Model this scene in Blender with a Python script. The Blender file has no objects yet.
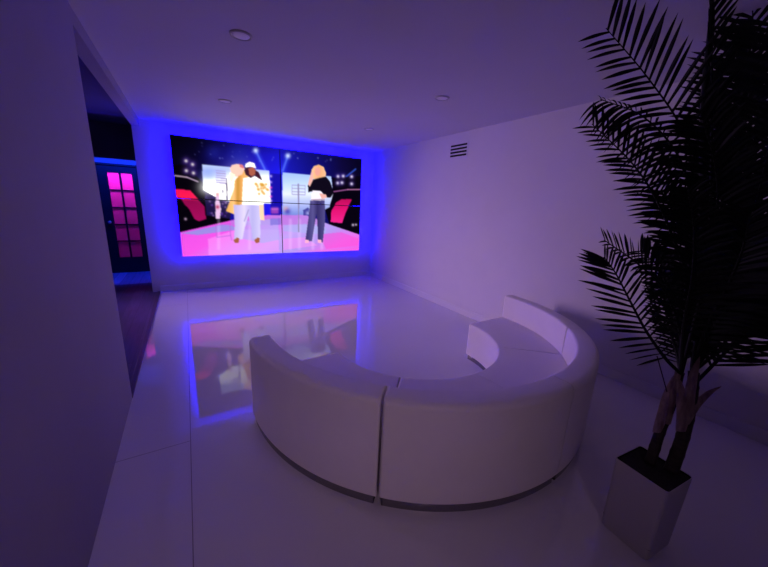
import bpy, bmesh, math, random
import numpy as np
from mathutils import Vector, Matrix
random.seed(7)
PI = math.pi
S = bpy.context.scene
COL = S.collection

# ------------------------------------------------------------------ camera
F_PX = 319.0966
ROTV = np.array([0.24609978, -0.54438445, -0.02057523])
CAM = np.array([0.0, 0.0, 1.45])
_t = np.linalg.norm(ROTV); _k = ROTV / _t
_K = np.array([[0, -_k[2], _k[1]], [_k[2], 0, -_k[0]], [-_k[1], _k[0], 0]])
RM = (np.eye(3) + math.sin(_t) * _K + (1 - math.cos(_t)) * _K @ _K) @ np.array([[1, 0, 0], [0, 0, -1], [0, 1, 0.]])

def ray(x, y):
    return RM.T @ np.array([(x - 384) / F_PX, (y - 283.5) / F_PX, 1.0])
def at_depth(x, y, d):
    return Vector(CAM + ray(x, y) * d)
def on_z(x, y, z):
    r = ray(x, y); return Vector(CAM + r * (z - CAM[2]) / r[2])

cd = bpy.data.cameras.new('camera'); cam = bpy.data.objects.new('camera', cd); COL.objects.link(cam)
cd.sensor_width = 36; cd.lens = F_PX / 768 * 36; cd.clip_start = 0.02
M = Matrix.Identity(4)
for i in range(3):
    M[i][0] = RM[0][i]; M[i][1] = -RM[1][i]; M[i][2] = -RM[2][i]; M[i][3] = CAM[i]
cam.matrix_world = M
S.camera = cam

# ------------------------------------------------------------------ materials
def lin(c):
    c = c / 255.0
    return c / 12.92 if c <= 0.04045 else ((c + 0.055) / 1.055) ** 2.4

def mat(name, col, rough=0.5, metal=0.0, spec=0.5, var=0.0, vscale=6.0, bump=0.0, bscale=40.0, stretch=None):
    m = bpy.data.materials.new(name); m.use_nodes = True
    nt = m.node_tree; b = nt.nodes['Principled BSDF']
    b.inputs['Base Color'].default_value = (*col, 1)
    b.inputs['Roughness'].default_value = rough
    b.inputs['Metallic'].default_value = metal
    b.inputs['Specular IOR Level'].default_value = spec
    if var or bump:
        tc = nt.nodes.new('ShaderNodeTexCoord'); mp = nt.nodes.new('ShaderNodeMapping')
        nt.links.new(tc.outputs['Object'], mp.inputs['Vector'])
        if stretch: mp.inputs['Scale'].default_value = stretch
    if var:
        n = nt.nodes.new('ShaderNodeTexNoise'); n.inputs['Scale'].default_value = vscale; n.inputs['Detail'].default_value = 4
        nt.links.new(mp.outputs[0], n.inputs['Vector'])
        r = nt.nodes.new('ShaderNodeValToRGB')
        r.color_ramp.elements[0].position = .3; r.color_ramp.elements[1].position = .7
        r.color_ramp.elements[0].color = (*[c * (1 - var) for c in col], 1)
        r.color_ramp.elements[1].color = (*[min(1, c * (1 + var)) for c in col], 1)
        nt.links.new(n.outputs['Fac'], r.inputs[0]); nt.links.new(r.outputs[0], b.inputs['Base Color'])
    if bump:
        n2 = nt.nodes.new('ShaderNodeTexNoise'); n2.inputs['Scale'].default_value = bscale; n2.inputs['Detail'].default_value = 3
        nt.links.new(mp.outputs[0], n2.inputs['Vector'])
        bp = nt.nodes.new('ShaderNodeBump'); bp.inputs['Strength'].default_value = bump; bp.inputs['Distance'].default_value = .002
        nt.links.new(n2.outputs['Fac'], bp.inputs['Height']); nt.links.new(bp.outputs[0], b.inputs['Normal'])
    return m

WHITE = (0.66, 0.65, 0.66)
m_wall = mat('white_wall_paint', WHITE, .75, spec=.25, var=.015, vscale=3, bump=.04, bscale=160)
m_dimwall = mat('dimmed_wall_paint', (.36, .34, .36), .75, spec=.25, var=.02, vscale=3, bump=.04, bscale=160)  # left wall: dim light and lens falloff put into a darker colour
m_ceil = mat('white_ceiling_paint', (.64, .64, .66), .85, spec=.2, var=.012, vscale=2)
m_trim = mat('white_gloss_trim', (.68, .68, .69), .35, var=.01)
m_leather = mat('white_leather', (.84, .81, .83), .55, spec=.3, var=.02, vscale=5, bump=.12, bscale=220)
m_steel = mat('brushed_steel', (.30, .29, .31), .22, metal=.9, var=.08, vscale=30, stretch=(1, 1, 12))
m_planter = mat('white_planter_plastic', (.5, .48, .51), .45, var=.01)
m_liner = mat('black_liner', (.004, .004, .004), .9, spec=.1)
m_soil = mat('dark_soil', (.008, .006, .006), .95, var=.5, vscale=60, bump=1, bscale=80)
m_stem = mat('dark_palm_stem', (.028, .02, .018), .7, var=.4, vscale=20, bump=.6, bscale=50, stretch=(1, 1, 4))
m_sheath = mat('brown_palm_fibre', (.40, .30, .27), .8, var=.35, vscale=18, bump=.6, bscale=60, stretch=(3, 3, .6))
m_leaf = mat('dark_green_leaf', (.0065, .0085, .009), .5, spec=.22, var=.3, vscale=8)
m_casing = mat('black_display_plastic', (.006, .006, .008), .4)
m_dark = mat('slot_shade_black', (.01, .008, .012), .9, var=.2)
m_blackwood = mat('black_painted_wood', (.008, .008, .012), .45, var=.2, vscale=10)
m_navy = mat('dark_navy_hall_tone', (.035, .03, .13), .8, var=.03)
m_brass = mat('satin_door_metal', (.6, .55, .5), .3, metal=1, var=.05)
m_lens = mat('frosted_lamp_lens', (.92, .9, .92), .5, var=.01)
m_ring = mat('lamp_trim_ring', (.5, .49, .5), .5, var=.01)

def floor_material():
    m = bpy.data.materials.new('polished_white_tile'); m.use_nodes = True
    nt = m.node_tree; b = nt.nodes['Principled BSDF']; N = nt.nodes.new; Lk = nt.links.new
    tc = N('ShaderNodeTexCoord'); sp = N('ShaderNodeSeparateXYZ'); Lk(tc.outputs['Object'], sp.inputs[0])
    def op(o, a, b_=None):
        n = N('ShaderNodeMath'); n.operation = o
        for i, v in enumerate((a, b_)):
            if v is None: continue
            if isinstance(v, (int, float)): n.inputs[i].default_value = v
            else: Lk(v, n.inputs[i])
        return n.outputs[0]
    # joints: tiles 1.6 m wide, 3.0 m long, alternate columns offset
    ux = op('DIVIDE', op('ADD', sp.outputs[0], 0.098), 3.4)
    fx = op('FRACT', op('ADD', ux, 20.0)); colid = op('FLOOR', op('ADD', ux, 20.0))
    dx = op('MULTIPLY', op('MINIMUM', fx, op('SUBTRACT', 1.0, fx)), 3.4)
    off = op('MULTIPLY', op('MODULO', colid, 2.0), 1.5)
    uy = op('DIVIDE', op('ADD', op('SUBTRACT', sp.outputs[1], 2.005), op('ADD', off, 28.5)), 3.0)
    fy = op('FRACT', uy); dy = op('MULTIPLY', op('MINIMUM', fy, op('SUBTRACT', 1.0, fy)), 3.0)
    even = op('LESS_THAN', sp.outputs[0], -0.098)
    dy = op('ADD', dy, op('SUBTRACT', 1.0, even))
    joint = op('LESS_THAN', op('MINIMUM', dx, dy), 0.0022)
    nz = N('ShaderNodeTexNoise'); nz.inputs['Scale'].default_value = 1.5; nz.inputs['Detail'].default_value = 3
    Lk(tc.outputs['Object'], nz.inputs['Vector'])
    rp = N('ShaderNodeValToRGB'); rp.color_ramp.elements[0].color = (.7, .7, .71, 1); rp.color_ramp.elements[1].color = (.66, .66, .67, 1)
    Lk(nz.outputs['Fac'], rp.inputs[0])
    mx = N('ShaderNodeMix'); mx.data_type = 'RGBA'; Lk(joint, mx.inputs['Factor']); Lk(rp.outputs[0], mx.inputs['A'])
    mx.inputs['B'].default_value = (.26, .25, .26, 1)
    Lk(mx.outputs['Result'], b.inputs['Base Color'])
    rr = op('ADD', op('MULTIPLY', joint, .5), .035); Lk(rr, b.inputs['Roughness'])
    b.inputs['IOR'].default_value = 1.5
    return m
m_floor = floor_material()

def wood_material(name='dark_plank_wood', gain=1.0):
    m = bpy.data.materials.new(name); m.use_nodes = True
    nt = m.node_tree; b = nt.nodes['Principled BSDF']; N = nt.nodes.new; Lk = nt.links.new
    tc = N('ShaderNodeTexCoord'); br = N('ShaderNodeTexBrick')
    mp = N('ShaderNodeMapping'); mp.inputs['Rotation'].default_value = (0, 0, PI / 2)
    Lk(tc.outputs['Object'], mp.inputs['Vector']); Lk(mp.outputs[0], br.inputs['Vector'])
    br.inputs['Scale'].default_value = 1; br.inputs['Brick Width'].default_value = 1.1; br.inputs['Row Height'].default_value = .13
    br.inputs['Mortar Size'].default_value = .002
    br.inputs['Color1'].default_value = (.11, .08, .11, 1); br.inputs['Color2'].default_value = (.18, .14, .18, 1); br.inputs['Mortar'].default_value = (.05, .04, .04, 1)
    mp2 = N('ShaderNodeMapping'); mp2.inputs['Scale'].default_value = (22, 1.6, 1); Lk(tc.outputs['Object'], mp2.inputs['Vector'])
    nz = N('ShaderNodeTexNoise'); nz.inputs['Scale'].default_value = 2; nz.inputs['Detail'].default_value = 5; Lk(mp2.outputs[0], nz.inputs['Vector'])
    mx = N('ShaderNodeMix'); mx.data_type = 'RGBA'; mx.blend_type = 'MULTIPLY'; mx.inputs['Factor'].default_value = .7
    Lk(br.outputs['Color'], mx.inputs['A']); Lk(nz.outputs['Fac'], mx.inputs['B']); Lk(mx.outputs['Result'], b.inputs['Base Color'])
    for n_ in ('Color1', 'Color2'):
        c_ = br.inputs[n_].default_value; br.inputs[n_].default_value = (*[min(1, q * gain) for q in c_[:3]], 1)
    b.inputs['Roughness'].default_value = .4
    return m
m_wood_lit = wood_material('lit_plank_wood', 4.2)  # same planks lightened; the blue light on the recess floor is in the colour
m_wood = wood_material()
m_nosing = mat('dark_wood_edge_strip', (.07, .045, .045), .4, var=.3, vscale=8, stretch=(12, 1, 1))

def pane_material():
    m = bpy.data.materials.new('frosted_glass'); m.use_nodes = True
    nt = m.node_tree; nt.nodes.remove(nt.nodes['Principled BSDF'])
    out = nt.nodes['Material Output']
    tl = nt.nodes.new('ShaderNodeBsdfTranslucent'); tl.inputs[0].default_value = (.9, .9, .9, 1)
    gl = nt.nodes.new('ShaderNodeBsdfGlossy'); gl.inputs['Roughness'].default_value = .2; gl.inputs[0].default_value = (.9, .9, .9, 1)
    nz = nt.nodes.new('ShaderNodeTexNoise'); nz.inputs['Scale'].default_value = 90
    bp = nt.nodes.new('ShaderNodeBump'); bp.inputs['Strength'].default_value = .1; nt.links.new(nz.outputs[0], bp.inputs['Height']); nt.links.new(bp.outputs[0], gl.inputs['Normal'])
    mx = nt.nodes.new('ShaderNodeMixShader'); mx.inputs[0].default_value = .05
    nt.links.new(tl.outputs[0], mx.inputs[1]); nt.links.new(gl.outputs[0], mx.inputs[2]); nt.links.new(mx.outputs[0], out.inputs[0])
    return m
m_pane = pane_material()

# ------------------------------------------------------------------ object helpers
def obj(name, bm, m, parent=None, smooth=False, origin=None):
    me = bpy.data.meshes.new(name)
    bmesh.ops.recalc_face_normals(bm, faces=bm.faces)
    if origin is not None:
        bmesh.ops.translate(bm, verts=bm.verts, vec=-Vector(origin))
    if smooth:
        for f in bm.faces: f.smooth = True
    bm.to_mesh(me); bm.free()
    me.materials.append(m)
    o = bpy.data.objects.new(name, me); COL.objects.link(o)
    if origin is not None: o.location = origin
    if parent: o.parent = parent
    return o

def thing(name, label, cat, loc=(0, 0, 0), rz=0.0, group=None):
    o = bpy.data.objects.new(name, None); COL.objects.link(o); o.empty_display_size = .1
    o.location = loc; o.rotation_euler = (0, 0, rz)
    tag(o, label, cat, group); return o
def tag(o, label, cat, group=None):
    o['label'] = label; o['category'] = cat
    if group: o['group'] = group
    return o
def struct(name, bm, m, smooth=False):
    o = obj(name, bm, m, smooth=smooth); o['kind'] = 'structure'; return o

def box(bm, x0, x1, y0, y1, z0, z1, bev=0.0):
    r = bmesh.ops.create_cube(bm, size=1)
    bmesh.ops.scale(bm, verts=r['verts'], vec=(x1 - x0, y1 - y0, z1 - z0))
    bmesh.ops.translate(bm, verts=r['verts'], vec=((x0 + x1) / 2, (y0 + y1) / 2, (z0 + z1) / 2))
    if bev:
        es = list({e for v in r['verts'] for e in v.link_edges})
        bmesh.ops.bevel(bm, geom=es, offset=bev, segments=2, affect='EDGES', profile=.5)
    return bm
def bx(*a, **k): return box(bmesh.new(), *a, **k)

def tube(bm, pts, radii, seg=10):
    rings = []
    for i, p in enumerate(pts):
        t = (pts[min(i + 1, len(pts) - 1)] - pts[max(i - 1, 0)]).normalized()
        a = t.orthogonal().normalized() if i == 0 else (a - t * a.dot(t)).normalized()
        b = t.cross(a)
        rings.append([bm.verts.new(p + (a * math.cos(2 * PI * k / seg) + b * math.sin(2 * PI * k / seg)) * radii[i]) for k in range(seg)])
    for r0, r1 in zip(rings, rings[1:]):
        for k in range(seg): bm.faces.new((r0[k], r0[(k + 1) % seg], r1[(k + 1) % seg], r1[k]))
    bm.faces.new(rings[0][::-1]); bm.faces.new(rings[-1])
    return bm

# ------------------------------------------------------------------ room shell
XL, XR, YB, YF, ZC = -0.456, 3.225, 5.82, -3.4, 2.446
WT = 0.09                       # left wall thickness
YO = 2.69                       # near edge of the opening in the left wall
ZH = 2.352                      # underside of the header
XH, YH, YD = -2.6, 6.5, 7.5     # hall beyond the opening
struct('floor', bx(XL, XR + .1, YF - .1, YB + .1, -.1, 0), m_floor)
struct('floor_hall', bx(XH - .1, XL - .034, YF - .1, YH, -.1, 0.004), m_wood)
struct('floor_recess', bx(XH - .1, .3, YH, YD + 1.3, -.1, 0.004), m_wood_lit)
struct('ceiling', bx(XL - WT * .5, XR + .1, YF - .1, YB + .1, ZC, ZC + .1), m_ceil)
struct('ceiling_hall', box(bx(XH - .1, XL - WT * .5, YF - .1, YD + .2, ZC, ZC + .1), XL - WT * .5, XR + .1, YB + .1, YD + .2, ZC, ZC + .1), m_navy)  # dim blue hall light is put into this ceiling's navy colour
struct('wall_back', bx(XL - WT, XR + .1, YB, YB + .1, 0, ZC), m_wall)
struct('wall_right', bx(XR, XR + .1, YF, YB, 0, ZC), m_wall)
struct('wall_rear', bx(XH, XR, YF - .1, YF, 0, ZC), mat('dark_rear_wall_paint', (.10, .09, .10), .8, var=.03))
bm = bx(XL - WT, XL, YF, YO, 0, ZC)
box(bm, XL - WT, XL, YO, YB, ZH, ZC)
struct('wall_left', bm, m_dimwall)
struct('wall_hall_left', bx(XH - .1, XH, YF, YD + .1, 0, ZC), m_navy)
# hall: partition with a header in front of the entrance recess
bm = bx(XL - WT - .02, XR + .1, YH, YH + .1, 0, ZC)
box(bm, XH, XL - WT - .02, YH, YH + .1, 1.955, ZC)
box(bm, XH, -1.75, YH, YH + .1, 0, 1.955)
struct('wall_hall_header', bm, m_navy)
bm = bx(XH, -1.36, YD, YD + .1, 0, ZC); box(bm, -.52, .3, YD, YD + .1, 0, ZC); box(bm, -1.36, -.52, YD, YD + .1, 1.93, ZC)
struct('wall_hall_back', bm, mat('recess_wall_paint', (.34, .34, .36), .7, var=.02))
struct('wall_recess_right', bx(.2, .3, YH + .1, YD, 0, ZC), m_navy)
struct('wall_behind_door', bx(-2.3, .3, YD + 1.2, YD + 1.3, 0, ZC), m_wall)
# edge strip between plank floor and tile
struct('trim_1', bx(XL - .034, XL + .004, YO, YB - .0, -.05, .012, bev=.004), m_nosing)
# baseboards
def baseboard(name, x0, x1, y0, y1):
    struct(name, bx(x0, x1, y0, y1, 0, .095, bev=.004), m_trim)
baseboard('baseboard_right', XR - .014, XR, YF, YB - .014)
baseboard('baseboard_back', XL - .0, XR, YB - .014, YB)

# ------------------------------------------------------------------ the glazed door in the hall
DX0, DX1, DZ = -1.33, -.57, 1.915
dr = bpy.data.objects.new('door_1', None); COL.objects.link(dr); dr.location = (DX0, YD + .02, 0.006); dr['kind'] = 'structure'
bm = bmesh.new()
PX0, PX1, PZ0, PZ1 = -1.135, -.79, .29, 1.80
w = .028
box(bm, DX0, PX0, YD + .02, YD + .065, .006, DZ); box(bm, PX1, DX1, YD + .02, YD + .065, .006, DZ)
box(bm, PX0, PX1, YD + .02, YD + .065, .006, PZ0); box(bm, PX0, PX1, YD + .02, YD + .065, PZ1, DZ)
xm = (PX0 + PX1) / 2
box(bm, xm - w / 2, xm + w / 2, YD + .024, YD + .06, PZ0, PZ1)
ph = (PZ1 - PZ0) / 5
for k in range(1, 5): box(bm, PX0, PX1, YD + .025, YD + .059, PZ0 + k * ph - .011, PZ0 + k * ph + .011)
o = obj('door_leaf', bm, m_blackwood); o.parent = dr; o.matrix_parent_inverse = Matrix.Translation((-DX0, -YD - .02, -.006))
for i in range(2):
    for k in range(5):
        a = PX0 if i == 0 else xm + w / 2; b = xm - w / 2 if i == 0 else PX1
        o = obj('pane', bx(a - .0, b + .0, YD + .04, YD + .045, PZ0 + k * ph + .0, PZ0 + (k + 1) * ph - .0), m_pane)
        o.parent = dr; o.matrix_parent_inverse = Matrix.Translation((-DX0, -YD - .02, -.006))
bm = bmesh.new()
tube(bm, [Vector((-1.19, YD + .02, .94)), Vector((-1.19, YD - .02, .94)), Vector((-1.19, YD - .03, .94)), Vector((-1.19, YD - .052, .94)), Vector((-1.19, YD - .06, .94))], [.012, .012, .026, .026, .012], 14)
o = obj('door_knob', bm, m_brass, smooth=True); o.parent = dr; o.matrix_parent_inverse = Matrix.Translation((-DX0, -YD - .02, -.006))
bm = bx(-1.36, DX0, YD - .012, YD + .1, 0, 1.945); box(bm, DX1, -.45, YD - .012, YD + .1, 0, 1.945); box(bm, DX0, DX1, YD - .012, YD + .1, DZ, 1.945)
struct('trim_2', bm, m_blackwood)

# ------------------------------------------------------------------ video wall
TX0, TX1, TZ0, TZ1 = -.118, 2.895, .548, 2.281
TY = 5.70
GU, GV = 384, 220
def homog(src, dst):
    A = []; b = []
    for (x, y), (u, v) in zip(src, dst):
        A.append([x, y, 1, 0, 0, 0, -u * x, -u * y]); b.append(u)
        A.append([0, 0, 0, x, y, 1, -v * x, -v * y]); b.append(v)
    h = np.linalg.solve(np.array(A, float), np.array(b, float)); return np.append(h, 1).reshape(3, 3)
HM = homog([(0, 0), (1, 0), (1, 1), (0, 1)], [(67, 48), (705, 135), (698, 437), (110, 457)])   # screen uv -> sketch plane

def paint_screen():
    v, u = np.meshgrid((np.arange(GV) + .5) / GV, (np.arange(GU) + .5) / GU, indexing='ij')
    P = HM @ np.stack([u.ravel(), v.ravel(), np.ones(u.size)])
    X = (P[0] / P[2]).reshape(u.shape); Y = (P[1] / P[2]).reshape(u.shape)
    img = np.zeros(u.shape + (3,))
    rng = np.random.RandomState(3)
    def inside(poly):
        c = np.zeros(X.shape, bool); n = len(poly)
        for i in range(n):
            (x1, y1), (x2, y2) = poly[i], poly[(i + 1) % n]
            if y1 == y2: continue
            k = ((y1 > Y) != (y2 > Y)) & (X < (x2 - x1) * (Y - y1) / (y2 - y1) + x1)
            c ^= k
        return c
    def ramp(d, *stops):
        d = np.clip(d, stops[0][0], stops[-1][0])
        return np.stack([np.interp(d, [s[0] for s in stops], [s[1][k] for s in stops]) for k in range(3)], -1)
    def fill(poly, col, a=1.0):
        k = inside(poly)
        if callable(col): c = col()
        elif isinstance(col, tuple): c = np.broadcast_to(np.array(col, float), img.shape)
        else: c = col
        img[k] = img[k] * (1 - a) + c[k] * a
    def glow(x, y, r, col, a=1.0):
        g = np.exp(-((X - x) ** 2 + (Y - y) ** 2) / (2 * r * r))[..., None] * a
        img[:] = img * (1 - g) + np.array(col, float) * g
    def line(x1, y1, x2, y2, w, col, a=1.0):
        dx, dy = x2 - x1, y2 - y1; L = math.hypot(dx, dy)
        s = np.clip(((X - x1) * dx + (Y - y1) * dy) / L ** 2, 0, 1)
        d = np.hypot(X - x1 - s * dx, Y - y1 - s * dy)
        g = np.clip(1.2 - d / w, 0, 1)[..., None].clip(0, 1) * a
        img[:] = img * (1 - g) + np.array(col, float) * g
    # night sky of the arena: dark at the left, blue in the middle, dark at the right
    img[:] = ramp(X, (60, (4, 2, 20)), (150, (8, 4, 40)), (250, (16, 10, 120)), (350, (28, 20, 200)), (430, (30, 26, 222)), (470, (24, 24, 175)), (560, (16, 14, 118)), (640, (14, 8, 60)), (720, (6, 3, 25)))
    img *= ramp(Y, (60, (.55, .5, .6)), (120, (.95, .95, .95)), (200, (1.1, 1.1, 1.1)))
    for _ in range(34):
        glow(rng.uniform(140, 640), rng.uniform(72, 150), rng.uniform(1.0, 1.8), (150, 160, 255), rng.uniform(.4, .9))
    glow(300, 120, 30, (30, 40, 180), .5); glow(215, 110, 18, (40, 50, 190), .4)
    for a, b in (((356, 104), (392, 178)), ((461, 122), (444, 172))):
        line(*a, *b, 11, (60, 90, 255), .45); line(*a, *b, 4, (120, 160, 255), .5); glow(*a, 6, (220, 235, 255), .95)
    line(640, 205, 686, 168, 3.2, (60, 110, 255), .8)
    # arena sides
    fill([(60, 150), (120, 150), (178, 210), (180, 240), (240, 275), (270, 300), (270, 336), (100, 376)], (6, 2, 12))
    fill([(185, 235), (262, 270), (275, 300), (270, 330), (190, 318)], (30, 18, 70))
    for k in range(26):
        glow(rng.uniform(185, 268), rng.uniform(255, 322), 2.2, [(120, 60, 190), (60, 40, 150), (190, 140, 230)][k % 3], .7)
    fill([(608, 196), (720, 190), (720, 400), (690, 384), (600, 350), (585, 300), (612, 250)], (8, 3, 18))
    # truss lamps
    for x, y in ((122, 137), (144, 149), (123, 170), (147, 178)):
        glow(x, y, 9, (110, 70, 190), .6); glow(x, y, 3.4, (255, 248, 235))
    for x, y in ((628, 192), (645, 191), (673, 193), (627, 214), (641, 213), (673, 217)):
        glow(x, y, 7, (90, 60, 190), .5); glow(x, y, 3.4, (240, 230, 255))
    line(83, 186, 125, 192, 2.6, (235, 200, 225)); line(125, 192, 162, 207, 2.6, (225, 190, 230))
    line(612, 243, 660, 236, 2.2, (200, 110, 190)); line(660, 236, 702, 236, 2.2, (225, 140, 200))
    glow(120, 330, 3, (220, 180, 220)); glow(678, 352, 3, (220, 200, 235)); glow(688, 351, 2.5, (220, 200, 235))
    # red stage wings
    fill([(86, 231), (136, 236), (184, 288), (189, 330), (165, 338), (150, 330), (132, 296), (118, 282), (104, 262), (88, 260)], lambda: ramp(Y, (230, (235, 20, 92)), (262, (240, 30, 84)), (268, (150, 10, 78)), (330, (172, 14, 96))))
    fill([(622, 279), (640, 268), (674, 268), (652, 315), (642, 346), (604, 342), (606, 305)], lambda: ramp(Y, (268, (200, 15, 95)), (300, (225, 20, 120)), (345, (235, 40, 150))))
    # stage floor
    fill([(95, 376), (270, 336), (330, 322), (430, 316), (520, 318), (600, 350), (705, 386), (705, 460), (95, 470)],
         lambda: ramp(X * .55 + Y, (420, (230, 84, 230)), (520, (236, 90, 232)), (580, (222, 130, 240)), (640, (205, 170, 242)), (700, (190, 160, 238)), (760, (228, 120, 236)), (830, (236, 92, 230))))
    fill([(106, 378), (242, 350), (276, 352), (300, 366), (160, 384)], (150, 160, 228), .8)
    fill([(270, 336), (430, 316), (520, 318), (565, 332), (560, 350), (275, 352)], (196, 130, 226), .7)
    fill([(196, 398), (290, 366), (430, 366), (436, 442), (198, 452)], (240, 168, 246), .55)
    fill([(290, 340), (430, 330), (436, 400), (380, 412), (290, 392)], (188, 190, 240), .6)
    fill([(405, 330), (440, 328), (441, 350), (405, 352)], (120, 110, 220), .6)
    fill([(446, 352), (520, 348), (590, 362), (585, 384), (446, 372)], (176, 190, 238), .6)
    fill([(446, 398), (520, 392), (560, 420), (446, 436)], (240, 150, 240), .6)
    fill([(560, 384), (640, 376), (698, 398), (698, 420), (590, 432)], (240, 84, 220), .6)
    for x in (232, 336, 470, 500, 545, 575):
        line(x, 335, x, 430, 7, (240, 210, 252), .35)
    # giant screens on the stage
    fill([(176, 149), (402, 172), (407, 279), (330, 276), (264, 271), (236, 268), (180, 236)],
         lambda: ramp(Y + .06 * (X - 180), (150, (208, 222, 255)), (172, (178, 196, 250)), (190, (206, 216, 255)), (204, (236, 240, 255)), (225, (255, 255, 255)), (280, (246, 248, 255))))
    glow(196, 180, 14, (150, 180, 250), .6); glow(190, 225, 20, (255, 255, 255), .8); glow(300, 215, 40, (255, 252, 246), .8)
    for y in range(168, 216, 8):
        fill([(222, y), (256, y + 3), (256, y + 7), (222, y + 4)], (176, 160, 214), .75)
    fill([(257, 196), (260, 196), (262, 270), (259, 270)], (70, 50, 110), .9); line(246, 236, 246, 244, 1.8, (90, 70, 140))
    fill([(443, 178), (605, 192), (612, 250), (600, 292), (575, 306), (524, 318), (443, 318)],
         lambda: ramp(Y, (178, (176, 206, 248)), (215, (206, 222, 250)), (250, (226, 230, 250)), (280, (196, 206, 246)), (318, (130, 150, 226))))
    for y in (220, 231, 242, 251):
        line(476, y, 518, y + 2, 1.6, (150, 140, 190), .7)
    line(475, 220, 475, 250, 1.3, (150, 140, 190), .5); line(519, 222, 519, 252, 1.3, (150, 140, 190), .5)
    fill([(494, 215), (498, 215), (500, 376), (496, 376)], (140, 130, 180), .8)
    fill([(405, 180), (440, 183), (440, 318), (407, 318)], (24, 16, 170), .85)
    for y, c in ((190, (210, 190, 255)), (210, (190, 160, 255)), (228, (255, 90, 220)), (241, (220, 170, 255)), (258, (255, 110, 230)), (272, (230, 200, 255))):
        glow(407, y, 3.0, c, .95)
    for x in (412, 420, 428):
        glow(x, 298, 4, (225, 110, 215), .9); glow(x, 308, 4, (200, 80, 200), .8)
    glow(455, 298, 6, (250, 190, 190), .8); glow(460, 306, 7, (60, 50, 190), .7)
    fill([(512, 302), (530, 292), (534, 318), (514, 320)], (50, 46, 150), .8); glow(528, 312, 5, (190, 190, 245), .8)
    # small figure in white, far left
    fill([(224, 252), (232, 252), (236, 276), (240, 298), (236, 330), (222, 330), (221, 300), (220, 276)], (232, 205, 236)); glow(228, 250, 4, (225, 175, 180)); glow(228, 290, 4, (190, 40, 90), .9)
    # chair outline
    for s in (((222, 352), (226, 392)), ((226, 392), (272, 386)), ((272, 386), (270, 345)), ((272, 386), (276, 402)), ((222, 352), (268, 346))):
        line(*s[0], *s[1], 2.0, (196, 110, 220), .8)
    # first figure: tan coat, white top, pale trousers, white cap
    coat = lambda: ramp(X, (258, (236, 186, 96)), (282, (250, 212, 140)), (296, (214, 156, 66)), (312, (240, 190, 110)), (380, (250, 226, 190)))
    fill([(352, 272), (382, 262), (386, 336), (370, 334), (364, 300)], (250, 222, 190))
    fill([(318, 168), (346, 178), (318, 214), (316, 300), (304, 322), (282, 314), (256, 304), (270, 268), (284, 232), (286, 204), (300, 188)], coat)
    fill([(276, 152), (292, 148), (312, 152), (320, 164), (310, 184), (290, 192), (276, 180), (270, 164)], (250, 214, 200)); fill([(300, 148), (314, 152), (318, 164), (304, 160)], (224, 130, 140))
    fill([(270, 176), (288, 184), (276, 212), (268, 200)], (255, 240, 226))
    fill([(282, 282), (368, 284), (372, 340), (372, 396), (346, 398), (340, 350), (332, 322), (320, 360), (312, 400), (284, 398), (286, 340)], lambda: ramp(X, (284, (206, 196, 238)), (318, (226, 218, 246)), (345, (200, 192, 238)), (372, (218, 212, 244))))
    fill([(314, 196), (338, 192), (372, 196), (394, 226), (402, 262), (380, 284), (310, 282), (312, 240)], (252, 250, 252))
    line(318, 338, 332, 300, 1.6, (150, 130, 190), .8)
    for k in range(22):
        glow(rng.uniform(356, 398), rng.uniform(214, 258), 2.6, (222, 168, 52), .85)
    fill([(322, 158), (336, 160), (366, 176), (378, 204), (352, 188), (340, 196), (322, 184), (318, 170)], (70, 30, 52))
    fill([(332, 164), (346, 158), (356, 168), (354, 184), (344, 190), (334, 184)], (186, 100, 78))
    fill([(320, 160), (322, 148), (336, 141), (352, 146), (358, 164), (340, 158), (328, 160)], (250, 246, 252))
    for x in (292, 361):
        fill([(x - 10, 402), (x + 2, 393), (x + 9, 396), (x + 7, 410), (x - 4, 412)], (176, 100, 70))
    # second figure: blond hair, black top, slate trousers
    fill([(540, 170), (548, 157), (564, 152), (580, 160), (588, 180), (586, 200), (560, 206), (544, 198), (538, 186)], lambda: ramp(X, (538, (250, 214, 170)), (565, (236, 186, 130)), (588, (244, 206, 160))))
    fill([(552, 164), (562, 160), (570, 172), (566, 188), (556, 190), (550, 178)], (236, 176, 160))
    fill([(536, 272), (584, 270), (586, 330), (578, 410), (562, 410), (560, 340), (556, 316), (542, 406), (520, 404), (530, 330)], lambda: ramp(X, (522, (62, 54, 118)), (545, (96, 88, 156)), (560, (58, 50, 110)), (584, (88, 80, 146))))
    fill([(528, 222), (540, 204), (560, 198), (588, 192), (602, 210), (614, 246), (604, 262), (584, 262), (570, 244), (546, 240), (530, 244)], (16, 10, 28))
    fill([(544, 238), (570, 240), (588, 258), (584, 272), (538, 272), (540, 252)], (236, 230, 246))
    fill([(566, 248), (588, 252), (592, 262), (574, 266)], (238, 190, 180)); fill([(538, 180), (546, 176), (544, 206), (534, 226), (528, 218)], (240, 194, 184))
    line(540, 270, 584, 268, 1.6, (150, 100, 130), .8)
    for x in (526, 568): fill([(x - 6, 400), (x + 6, 402), (x + 5, 412), (x - 7, 411)], (246, 190, 220))
    k = np.array([.25, .5, .25])
    for ax in (0, 1):
        p = np.pad(img, [(1, 1) if i == ax else (0, 0) for i in range(3)], mode='edge')
        img = sum(k[i] * np.take(p, range(i, i + img.shape[ax]), ax) for i in range(3))
    return np.clip(img, 0, 255)

IMG = paint_screen()
c = IMG / 255.0
LIN = np.where(c <= .04045, c / 12.92, ((c + .055) / 1.055) ** 2.4)
SCR_GAIN, HDR = 0.95, 0.5
_q = np.clip((LIN - .55) / .45, 0, 1); _q = _q * _q * (3 - 2 * _q)
_q = .55 * _q + .45 * _q.min(-1, keepdims=True)
LIN = LIN * SCR_GAIN * (1 + HDR * _q * np.array([1.1, 1.15, .75]))

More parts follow.
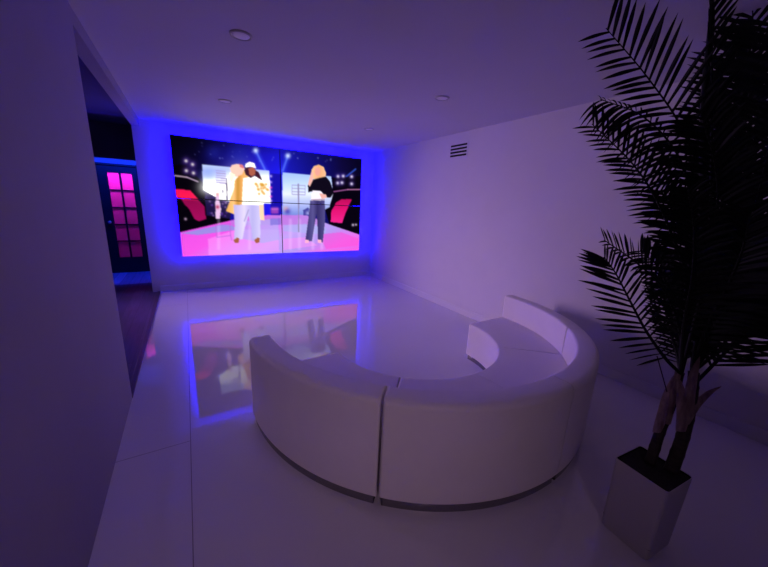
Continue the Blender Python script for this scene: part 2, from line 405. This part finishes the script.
def screen_material():
    m = bpy.data.materials.new('lit_screen_picture'); m.use_nodes = True
    nt = m.node_tree; nt.nodes.remove(nt.nodes['Principled BSDF'])
    e = nt.nodes.new('ShaderNodeEmission'); a = nt.nodes.new('ShaderNodeAttribute'); a.attribute_name = 'picture'
    nt.links.new(a.outputs['Color'], e.inputs['Color']); e.inputs['Strength'].default_value = 1.0
    nt.links.new(e.outputs[0], nt.nodes['Material Output'].inputs[0])
    return m
m_screen = screen_material()

def screen_mesh(i, j):
    nu, nv = GU // 2, GV // 2
    bz = .006
    W = (TX1 - TX0) / 2; H_ = (TZ1 - TZ0) / 2
    xs = np.linspace(bz, W - bz, nu + 1); zs = np.linspace(H_ - bz, bz, nv + 1)
    V = np.array([(x, -.0015, z) for z in zs for x in xs])
    idx = lambda r, q: r * (nu + 1) + q
    Fc = [(idx(r + 1, q), idx(r + 1, q + 1), idx(r, q + 1), idx(r, q)) for r in range(nv) for q in range(nu)]
    me = bpy.data.meshes.new('screen'); me.from_pydata(V.tolist(), [], Fc)
    sub = LIN[j * nv:(j + 1) * nv, i * nu:(i + 1) * nu]
    pad = np.pad(sub, ((0, 1), (0, 1), (0, 0)), mode='edge'); pad2 = np.pad(sub, ((1, 0), (1, 0), (0, 0)), mode='edge')
    pt = (pad + pad2) / 2
    at = me.attributes.new('picture', 'FLOAT_COLOR', 'POINT')
    buf = np.ones((pt.shape[0] * pt.shape[1], 4), np.float32); buf[:, :3] = pt.reshape(-1, 3)
    at.data.foreach_set('color', buf.ravel())
    me.materials.append(m_screen)
    return me
names = {(0, 0): 'upper left panel of the video wall, showing a figure in tan coat and white cap', (1, 0): 'upper right panel of the video wall, showing a blond figure in a black top',
         (0, 1): 'lower left panel of the video wall, showing pale trousers on a pink floor', (1, 1): 'lower right panel of the video wall, showing slate trousers on a pink floor'}
for (i, j), lab in names.items():
    W = (TX1 - TX0) / 2; H_ = (TZ1 - TZ0) / 2
    t = thing('display_panel', lab, 'screen', (TX0 + i * W, TY, TZ1 - (j + 1) * H_), 0, 'video wall panels')
    bm = bx(.0012, W - .0012, 0, .045, .0012, H_ - .0012)
    # raised bezel around the picture, and a mounting rail to the wall
    for a in ((.0012, .006, .0012, H_ - .0012), (W - .006, W - .0012, .0012, H_ - .0012), (.0012, W - .0012, .0012, .006), (.0012, W - .0012, H_ - .006, H_ - .0012)):
        box(bm, a[0], a[1], -.004, .0, a[2], a[3])
    obj('casing', bm, m_casing, t)
    obj('mounting_bracket', bx(W * .35, W * .65, .045, YB - TY, H_ * .4, H_ * .6), m_casing, t)
    o = bpy.data.objects.new('screen', screen_mesh(i, j)); COL.objects.link(o); o.parent = t

# ------------------------------------------------------------------ curved sofa
CX, CY = 1.574, 2.028
def rr_profile(r0, r1, z0, z1, rad, inset, rt=None):
    """rounded rectangle in (r, z); rad = (inner-bottom, outer-bottom, outer-top, inner-top)"""
    r0 += inset; r1 -= inset; z0 += inset; z1 -= inset
    pts = []
    for (cx, cz, a0, q) in ((r0, z0, 180, rad[0]), (r1, z0, 270, rad[1]), (r1, z1, 0, rad[2]), (r0, z1, 90, rad[3])):
        q = max(q - inset, .0015)
        ox = cx + q if cx == r0 else cx - q; oz = cz + q if cz == z0 else cz - q
        for k in range(6):
            a = math.radians(a0 + 18 * k); pts.append((ox + q * math.cos(a), oz + q * math.sin(a)))
    return pts
def sector(r0, r1, z0, z1, rad, a0, a1, endr, endr2, crown=0.0, n=22):
    bm = bmesh.new(); rm = (r0 + r1) / 2; rings = []
    th = []
    for k in range(6):
        ph = PI / 2 * k / 5; th.append((a0 + (endr - endr * math.sin(ph)) / rm, endr * (1 - math.cos(PI / 2 - ph))))
    e = endr / rm
    th.append((a0 + e + .004, 0))
    for k in range(1, n): th.append((a0 + e + (a1 - a0 - e - endr2 / rm) * k / n, 0))
    th.append((a1 - endr2 / rm - .004, 0))
    endr = endr2
    for k in range(5, -1, -1):
        ph = PI / 2 * k / 5; th.append((a1 - (endr - endr * math.sin(ph)) / rm, endr * (1 - math.cos(PI / 2 - ph))))
    for a, ins in th:
        ring = []
        s = math.sin(PI * min(max((a - a0) / (a1 - a0), 0), 1)) ** .4 if crown else 0
        for r, z in rr_profile(r0, r1, z0, z1, rad, ins):
            if crown and z > (z0 + z1) / 2:
                q = (r - r0) / (r1 - r0); z += crown * s * max(0, math.sin(PI * min(max(q, 0), 1))) ** .5
            ring.append(bm.verts.new((r * math.cos(a), r * math.sin(a), z)))
        rings.append(ring)
    m = len(rings[0])
    for p, q in zip(rings, rings[1:]):
        for k in range(m): bm.faces.new((p[k], p[(k + 1) % m], q[(k + 1) % m], q[k]))
    caps = [bm.faces.new(rings[0][::-1]), bm.faces.new(rings[-1])]
    for f in bm.faces: f.smooth = True
    for f in caps: f.smooth = False
    return bm
secs = [(180.0, 226.65, 'curved white leather sofa section whose free end points toward the hallway opening'),
        (227.1, 271.97, 'curved white leather sofa section with its back nearest the camera, right of the open gap'),
        (272.01, 317.41, 'curved white leather sofa section with its back beside the potted palm'),
        (317.62, 361.6, 'curved white leather sofa section standing along the right wall, showing seat front and free end')]
for a0, a1, lab in secs:
    t = thing('sofa_section', lab, 'sofa', (CX, CY, 0), 0, 'curved sofa sections')
    A0, A1 = math.radians(a0), math.radians(a1)
    E0 = .009 if a0 < 230 else (.002 if a0 < 280 else .0055); E1 = .009 if a1 < 230 or a1 > 350 else (.002 if a1 < 280 else .0055)
    obj('seat', sector(.685, 1.1735, .052, .372, (.012, .008, .01, .016), A0, A1, E0, E1, crown=.006), m_leather, t)
    obj('backrest', sector(1.175, 1.306, .052, .600, (.01, .014, .034, .016), A0, A1, E0, E1), m_leather, t)
    g = .012
    obj('plinth', sector(.705, 1.293, 0.0, .0525, (.002, .002, .002, .002), A0 + g, A1 - g, .004, .004), m_steel, t)

# ------------------------------------------------------------------ planter and palm
pl = thing('planter', 'small square white planter with black soil, under the dark palm', 'planter', (1.683, .373, 0), math.radians(-6))
def rsq(h, r, z, bm):
    pts = []
    for cx, cy, a0 in ((h - r, h - r, 0), (-h + r, h - r, 90), (-h + r, -h + r, 180), (h - r, -h + r, 270)):
        for k in range(5):
            a = math.radians(a0 + 22.5 * k); pts.append(bm.verts.new((cx + r * math.cos(a), cy + r * math.sin(a), z)))
    return pts
bm = bmesh.new(); rings = [rsq(h, r, z, bm) for h, r, z in ((.094, .014, 0), (.098, .016, .006), (.103, .016, .368), (.1025, .015, .374), (.1, .012, .374), (.0995, .012, .368), (.096, .012, .05))]
for p, q in zip(rings, rings[1:]):
    for k in range(20): bm.faces.new((p[k], p[(k + 1) % 20], q[(k + 1) % 20], q[k]))
bm.faces.new(rings[0][::-1]); bm.faces.new(rings[-1])
obj('pot', bm, m_planter, pl)
bm = bmesh.new(); rings = [rsq(h, .012, z, bm) for h, z in ((.0993, .3725), (.0975, .3725), (.0975, .366), (.096, .06), (.0985, .06))]
for p, q in zip(rings, rings[1:]):
    for k in range(20): bm.faces.new((p[k], p[(k + 1) % 20], q[(k + 1) % 20], q[k]))
obj('liner', bm, m_liner, pl)
bm = bmesh.new(); top = rsq(.097, .012, .367, bm); bot = rsq(.0955, .012, .06, bm)
for k in range(20): bm.faces.new((bot[k], bot[(k + 1) % 20], top[(k + 1) % 20], top[k]))
bm.faces.new(top); bm.faces.new(bot[::-1])
obj('soil', bm, m_soil, pl)

palm_base = Vector((1.70, .365, .3672))
palm = thing('palm', 'tall dark palm with feathery fronds growing from the square planter', 'plant', palm_base)
def pobj(name, bm, m, parent=palm, smooth=True):
    o = obj(name, bm, m, None, smooth); o.parent = parent
    if parent is palm: o.matrix_parent_inverse = Matrix.Translation(-palm_base)
    return o
def smooth_path(ctrl, n):
    """Catmull-Rom through control points"""
    P = [ctrl[0] * 2 - ctrl[1]] + list(ctrl) + [ctrl[-1] * 2 - ctrl[-2]]
    out = []
    m = len(ctrl) - 1
    for k in range(n + 1):
        u = k / n * m; i = min(int(u), m - 1); f = u - i
        a, b, c_, d = P[i], P[i + 1], P[i + 2], P[i + 3]
        out.append(.5 * ((2 * b) + (c_ - a) * f + (2 * a - 5 * b + 4 * c_ - d) * f * f + (3 * b - a - 3 * c_ + d) * f ** 3))
    return out
def dep(p): return float(RM[2] @ (np.array(p) - CAM))
s1 = on_z(650, 463, .3672); s2 = on_z(671, 471, .3672)
d1, d2 = dep(s1), dep(s2)
def ringed(path, r0, r1):
    bm = bmesh.new(); P = smooth_path(path, 30); rad = [r0 + (r1 - r0) * k / 30 + (.0016 if k % 5 == 0 else 0) for k in range(31)]
    return tube(bm, P, rad, 12)
q1 = at_depth(672, 402, d1 + .0); q2 = at_depth(691, 402, d2 + .0)
crown1 = at_depth(680, 372, d1 + .0); crown2 = at_depth(694, 372, d2 + .0)
pobj('stem', ringed([s1, at_depth(660, 432, d1), q1, crown1], .021, .016), m_stem)
pobj('stem', ringed([s2, at_depth(683, 436, d2), q2, crown2], .026, .019), m_stem)
# fibrous leaf sheaths wrapping the stems: pointed, curved strips
def sheath(px, d, wpx, twist=0.0):
    P = smooth_path([at_depth(x, y, d + k * .004) for k, (x, y) in enumerate(px)], 10)
    bm = bmesh.new(); rows = []
    right = Vector(RM[0]); fw = Vector(RM[2])
    for k, p in enumerate(P):
        f = k / 10; wd = wpx / F_PX * d * (math.sin(PI * min(1, .22 + f * .78)) ** .7) * .5
        row = []
        for q in range(5):
            a = (q - 2) / 2 * 1.0
            row.append(bm.verts.new(p + right * math.sin(a) * wd - fw * (math.cos(a) - .6) * wd * .9 + fw * twist * wd * q / 4))
        rows.append(row)
    for a, b in zip(rows, rows[1:]):
        for q in range(4): bm.faces.new((a[q], a[q + 1], b[q + 1], b[q]))
    bmesh.ops.solidify(bm, geom=bm.faces[:], thickness=.002)
    return bm
for px, d, wpx in (([(657, 432), (664, 412), (669, 392), (676, 372)], d1 - .022, 15), ([(668, 424), (672, 402), (677, 380), (684, 364)], d1 - .03, 10),
                   ([(681, 431), (684, 414), (682, 396), (678, 376)], d2 - .028, 17), ([(686, 424), (696, 406), (710, 392), (722, 386)], d2 - .02, 13),
                   ([(690, 416), (690, 396), (694, 374), (700, 356)], d2 - .03, 14)):
    pobj('sheath', sheath(px, d, wpx), m_sheath)
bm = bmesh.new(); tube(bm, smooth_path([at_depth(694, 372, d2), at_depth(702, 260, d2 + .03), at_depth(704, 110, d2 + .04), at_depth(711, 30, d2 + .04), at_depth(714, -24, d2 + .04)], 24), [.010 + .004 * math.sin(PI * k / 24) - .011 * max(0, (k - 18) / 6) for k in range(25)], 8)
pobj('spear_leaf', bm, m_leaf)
bm = bmesh.new(); tube(bm, smooth_path([at_depth(667, 392, d1 - .02), at_depth(662, 374, d1 - .02), at_depth(657, 356, d1 - .02)], 8), [.0022] * 9, 6)
pobj('stalk', bm, m_stem)

def frond(px, deps, face=(0, 0, 0), L=.26, pairs=26, ang=(62, 48), start=.3, droop=.25, vee=.25, side=(1, 1), wid=.012, taper=.35, leaf_curve=0.0):
    """px: image sketch of the midrib from crown to tip, deps: its distances from the camera"""
    ctrl = [at_depth(x, y, d) for (x, y), d in zip(px, deps)]
    n = 60; P = smooth_path(ctrl, n)
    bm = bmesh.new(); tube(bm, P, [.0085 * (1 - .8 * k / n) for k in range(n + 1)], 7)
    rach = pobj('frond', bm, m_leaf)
    bm = bmesh.new()
    for k in range(pairs):
        for s in (0, 1):
            f = start + (1 - start) * ((k + (.25 if s else 0) + random.uniform(-.12, .12)) / (pairs - .4))
            f = min(max(f, 0), .999)
            i = min(int(f * n), n - 1); g = f * n - i
            p = P[i].lerp(P[i + 1], g); t = (P[min(i + 2, n)] - P[max(i - 1, 0)]).normalized()
            view = (Vector(CAM) - p).normalized()
            nrm = (view + Vector(face)).normalized(); nrm = (nrm - t * nrm.dot(t)).normalized()
            sv = t.cross(nrm) * (1 if s else -1)
            h = (f - start) / (1 - start)
            a = math.radians(ang[0] + (ang[1] - ang[0]) * h + random.uniform(-5, 5))
            ln = L * (taper + (1 - taper) * math.sin(PI * (.12 + .78 * h)) ** .8) * side[s] * random.uniform(.9, 1.08)
            dr_ = (t * math.cos(a) + sv * math.sin(a) + nrm * vee).normalized()
            wv = dr_.cross(nrm).normalized()
            tw = random.uniform(-.5, .5); wv = (wv * math.cos(tw) + nrm * math.sin(tw)).normalized()
            up = dr_.cross(wv).normalized()
            prev = None; NS = 6
            for q in range(NS + 1):
                e = q / NS
                pos = p + dr_ * ln * e + Vector((0, 0, -1)) * droop * ln * e * e + t * leaf_curve * ln * e * e
                wd = wid * (.45 + 1.1 * e if e < .4 else .89 * (1 - ((e - .4) / .6) ** 2.2) + .02) * min(1, ln / .16)
                if q == NS:
                    row = [bm.verts.new(pos)]
                else:
                    row = [bm.verts.new(pos - wv * wd + up * wd * .35), bm.verts.new(pos), bm.verts.new(pos + wv * wd + up * wd * .35)]
                if prev:
                    if len(row) == 3:
                        bm.faces.new((prev[0], prev[1], row[1], row[0])); bm.faces.new((prev[1], prev[2], row[2], row[1]))
                    else:
                        bm.faces.new((prev[0], prev[1], row[0])); bm.faces.new((prev[1], prev[2], row[0]))
                prev = row
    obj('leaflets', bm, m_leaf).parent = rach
    bpy.data.objects[-1] if False else None
    return rach
D = (d1 + d2) / 2
c1, c2 = (681, 374), (692, 372)
FR = [
    # the four fronds reaching left, seen against the wall
    dict(px=[c2, (703, 290), (705, 200), (683, 131), (648, 78), (606, 28)], deps=[D, D + .04, D + .06, D + .08, D + .06, D + .02], L=.28, pairs=27, start=.34, ang=(62, 44), droop=.10, side=(.66, 1.0), wid=.0105),
    dict(px=[c1, (686, 280), (672, 235), (655, 197), (631, 162), (592, 124)], deps=[D, D - .02, D - .05, D - .08, D - .1, D - .12], L=.2, pairs=30, start=.3, ang=(58, 32), droop=.12, side=(.75, .9), wid=.008, face=(.25, 0, .3)),
    dict(px=[c2, (700, 270), (692, 200), (676, 152), (642, 116), (600, 99)], deps=[D, D + .0, D - .04, D - .02, D, D + .02], L=.22, pairs=30, start=.3, ang=(70, 40), droop=.6, side=(.9, .4), wid=.0105, face=(0, 0, .8)),
    dict(px=[c1, (680, 330), (664, 290), (638, 264), (604, 240)], deps=[D, D - .05, D - .1, D - .14, D - .18], L=.14, pairs=26, start=.28, ang=(58, 30), droop=.15, side=(.7, .9), wid=.0095, face=(.2, 0, .5)),
    dict(px=[c1, (665, 358), (646, 331), (631, 303), (616, 274), (604, 257)], deps=[D, D - .02, D - .03, D - .04, D - .05, D - .06], L=.19, pairs=22, start=.2, ang=(64, 26), droop=.02, side=(1.0, .7), wid=.0085),
    # right side, lower: leaflets hanging past the frame edge
    dict(px=[(686, 392), (716, 362), (757, 320), (800, 280), (845, 262)], deps=[D, D + .0, D + .02, D + .04, D + .06], L=.30, pairs=28, start=.22, ang=(48, 40), droop=.05, side=(1, 1), wid=.011, face=(0, 0, .2)),
    dict(px=[c2, (722, 350), (768, 325), (815, 322), (860, 340)], deps=[D, D + .05, D + .12, D + .16, D + .2], L=.24, pairs=28, start=.2, ang=(55, 40), droop=.15, wid=.011, face=(0, 0, .3)),
    # upright ones
    dict(px=[c2, (708, 260), (712, 120), (711, 20), (708, -60)], deps=[D, D + .0, D - .02, D - .02, D - .02], L=.2, pairs=30, start=.35, ang=(40, 22), droop=.05, side=(.5, 1.0), wid=.011, face=(.8, 0, 0)),
    dict(px=[c2, (718, 270), (738, 160), (752, 70), (752, -30)], deps=[D, D + .05, D + .1, D + .12, D + .1], L=.26, pairs=34, start=.28, ang=(56, 40), droop=.12, wid=.0115),
    dict(px=[c2, (728, 290), (760, 190), (775, 100), (770, 20)], deps=[D, D - .03, D - .06, D - .08, D - .1], L=.27, pairs=36, start=.24, ang=(60, 45), droop=.15, wid=.012),
    dict(px=[c2, (722, 300), (742, 230), (748, 150), (728, 70)], deps=[D, D + .08, D + .14, D + .18, D + .2], L=.27, pairs=36, start=.22, ang=(64, 45), droop=.15, wid=.012),
    dict(px=[c2, (736, 315), (778, 260), (812, 190), (825, 110)], deps=[D, D + .02, D + .06, D + .08, D + .1], L=.28, pairs=34, start=.2, ang=(60, 45), droop=.15, wid=.012),
    dict(px=[c1, (700, 300), (716, 235), (716, 170), (700, 110)], deps=[D, D - .06, D - .1, D - .14, D - .17], L=.2, pairs=34, start=.2, ang=(62, 40), droop=.2, wid=.0115, face=(.2, 0, .2)),
    dict(px=[c2, (722, 320), (760, 280), (800, 250), (850, 235)], deps=[D, D - .04, D - .08, D - .1, D - .12], L=.26, pairs=32, start=.18, ang=(60, 45), droop=.2, wid=.012),
    dict(px=[c1, (684, 325), (692, 280), (694, 230), (688, 190)], deps=[D, D - .08, D - .14, D - .18, D - .22], L=.15, pairs=30, start=.2, ang=(62, 42), droop=.25, wid=.0105, face=(.3, 0, .3)),
    dict(px=[c2, (708, 325), (728, 285), (742, 250), (750, 215)], deps=[D, D - .06, D - .12, D - .17, D - .2], L=.2, pairs=32, start=.15, ang=(64, 45), droop=.2, wid=.012),
    dict(px=[c2, (712, 330), (738, 300), (765, 290), (795, 300)], deps=[D, D - .05, D - .1, D - .14, D - .18], L=.2, pairs=30, start=.15, ang=(60, 45), droop=.2, wid=.0115),
    dict(px=[c2, (700, 335), (712, 305), (718, 270), (712, 232)], deps=[D, D + .08, D + .16, D + .22, D + .26], L=.24, pairs=32, start=.12, ang=(66, 45), droop=.2, wid=.012),
    dict(px=[c1, (676, 350), (668, 325), (664, 300), (656, 280)], deps=[D, D + .05, D + .1, D + .14, D + .17], L=.17, pairs=26, start=.12, ang=(62, 42), droop=.15, wid=.011, side=(.6, 1)),
    dict(px=[c2, (726, 280), (764, 160), (790, 60), (800, -40)], deps=[D, D + .1, D + .18, D + .24, D + .26], L=.3, pairs=36, start=.25, ang=(58, 42), droop=.12, wid=.0125),
    dict(px=[c2, (716, 250), (730, 130), (748, 40), (775, -50)], deps=[D, D + .15, D + .25, D + .3, D + .32], L=.3, pairs=36, start=.3, ang=(58, 42), droop=.12, wid=.0125),
    dict(px=[c1, (678, 340), (672, 305), (660, 270), (640, 250)], deps=[D, D + .06, D + .1, D + .12, D + .14], L=.17, pairs=30, start=.12, ang=(64, 42), droop=.15, wid=.0115, side=(.7, 1)),
    dict(px=[c2, (696, 320), (690, 270), (680, 225), (664, 190)], deps=[D, D + .06, D + .1, D + .12, D + .12], L=.18, pairs=34, start=.2, ang=(62, 42), droop=.15, wid=.0115),
    dict(px=[c2, (706, 340), (716, 315), (734, 300), (752, 298)], deps=[D, D - .03, D - .05, D - .06, D - .08], L=.18, pairs=28, start=.1, ang=(64, 42), droop=.2, wid=.0115),
]
for fr in FR: frond(**fr)

# ------------------------------------------------------------------ ceiling downlights and the vent
def lathe(prof, seg=36):
    bm = bmesh.new(); rings = [[bm.verts.new((r * math.cos(2 * PI * k / seg), r * math.sin(2 * PI * k / seg), z)) for k in range(seg)] for r, z in prof]
    for p, q in zip(rings, rings[1:]):
        for k in range(seg): bm.faces.new((p[k], p[(k + 1) % seg], q[(k + 1) % seg], q[k]))
    return bm, rings
for x, y, lab in ((.384, 2.466, 'round recessed ceiling light nearest the camera, on the hallway side'), (.444, 4.088, 'round recessed ceiling light on the hallway side, in front of the video wall'),
                  (2.12, 2.564, 'round recessed ceiling light above the curved sofa, in line with the wall vent'), (2.207, 4.15, 'faint round recessed ceiling light closest to the video wall and right wall')):
    t = thing('ceiling_light', lab, 'ceiling light', (x, y, ZC), 0, 'recessed ceiling lights')
    bm, rg = lathe([(.052, -.001), (.054, -.008), (.060, -.0095), (.066, -.007), (.068, 0.0)]); obj('trim_ring', bm, m_ring, t, smooth=True)
    bm, rg = lathe([(.0525, -.001), (.052, -.005), (.04, -.0075), (.02, -.009), (.004, -.0095)]); bm.faces.new(rg[-1]); bm.faces.new(rg[0]); obj('lens', bm, m_lens, t, smooth=True)

vt = thing('air_vent', 'white wall vent with four dark horizontal slots, high on the right wall', 'vent', (XR, 3.465, 2.222))
bm = bmesh.new()
vw, z0 = .158, -.09
pitch, slot = .043, .025
box(bm, -.005, -.0008, -vw - .02, -vw, -.1, .1); box(bm, -.005, -.0008, vw, vw + .02, -.1, .1)
edges = [-.1]
for k in range(4):
    zc = -.0645 + k * pitch; edges += [zc - slot / 2, zc + slot / 2]
edges.append(.1)
for k in range(0, len(edges), 2): box(bm, -.005, -.0008, -vw, vw, edges[k], edges[k + 1])
obj('grille', bm, m_wall, vt)
obj('slot_shade', bx(-.0012, -.0004, -vw, vw, -.095, .095), m_dark, vt)  # black sheet in place of the shade inside the slots

# ------------------------------------------------------------------ lights
def area(name, loc, rot, sx, sy, power, col, spread=None):
    l = bpy.data.lights.new(name, 'AREA'); l.shape = 'RECTANGLE'; l.size = sx; l.size_y = sy; l.energy = power; l.color = col
    if spread: l.spread = spread
    o = bpy.data.objects.new(name, l); COL.objects.link(o); o.location = loc; o.rotation_euler = rot; return o
def aim(a, b):
    return (Vector(b) - Vector(a)).to_track_quat('-Z', 'Y').to_euler()
BLUE = (.001, .0, 1.0)
cxm, czm = (TX0 + TX1) / 2, (TZ0 + TZ1) / 2
W_, Hh = TX1 - TX0, TZ1 - TZ0
yl = TY + .05
LED = 42.0
area('led_top', (cxm, yl, TZ1 - .05), (math.radians(90 + 22), 0, 0), W_ - .1, .02, LED * 1.7, BLUE)
area('led_bottom', (cxm, yl, TZ0 + .07), (math.radians(90 - 5), 0, 0), W_ - .1, .02, LED * .6, BLUE)
area('led_left', (TX0 + .05, yl, czm), (math.radians(90), 0, math.radians(18)), .02, Hh - .1, LED * 1.1, BLUE)
area('led_right', (TX1 - .05, yl, czm), (math.radians(90), 0, math.radians(-18)), .02, Hh - .1, LED * 1.1, BLUE)
# blue lamp in the hall recess, pink lamp in the room behind the glazed door
area('hall_lamp', (-.85, YH + .14, 2.3), (math.radians(18), 0, 0), 1.2, .06, 52.0, (.006, .035, 1.0))
area('pink_lamp', (-.95, YD + .32, 2.0), (math.radians(-38), 0, 0), .8, .2, 9.0, (1.0, .015, .74))

area('hall_fill', (-2.1, 6.12, 1.5), aim((-2.1, 6.12, 1.5), (2.65, 2.95, .46)), .8, 1.6, 15.0, (.86, .53, 1.06), math.radians(60))  # added unseen lamp, brightens the right wall, floor and sofa seats
# unseen fill lamp added behind the camera to brighten the sofa backs
area('rear_fill', (-.28, -1.4, 1.75), aim((-.28, -1.4, 1.75), (.32, 1.3, .35)), .3, .4, 1.6, (1.0, .63, .92), math.radians(74))

w = bpy.data.worlds.new('dark'); S.world = w; w.use_nodes = True
w.node_tree.nodes['Background'].inputs[0].default_value = (0, 0, 0, 1)
S.cycles.max_bounces = 16; S.cycles.diffuse_bounces = 10; S.cycles.glossy_bounces = 6
S.view_settings.view_transform = 'Standard'; S.view_settings.look = 'None'
S.view_settings.exposure = 0.0; S.view_settings.gamma = 1.0
S.view_settings.use_curve_mapping = False
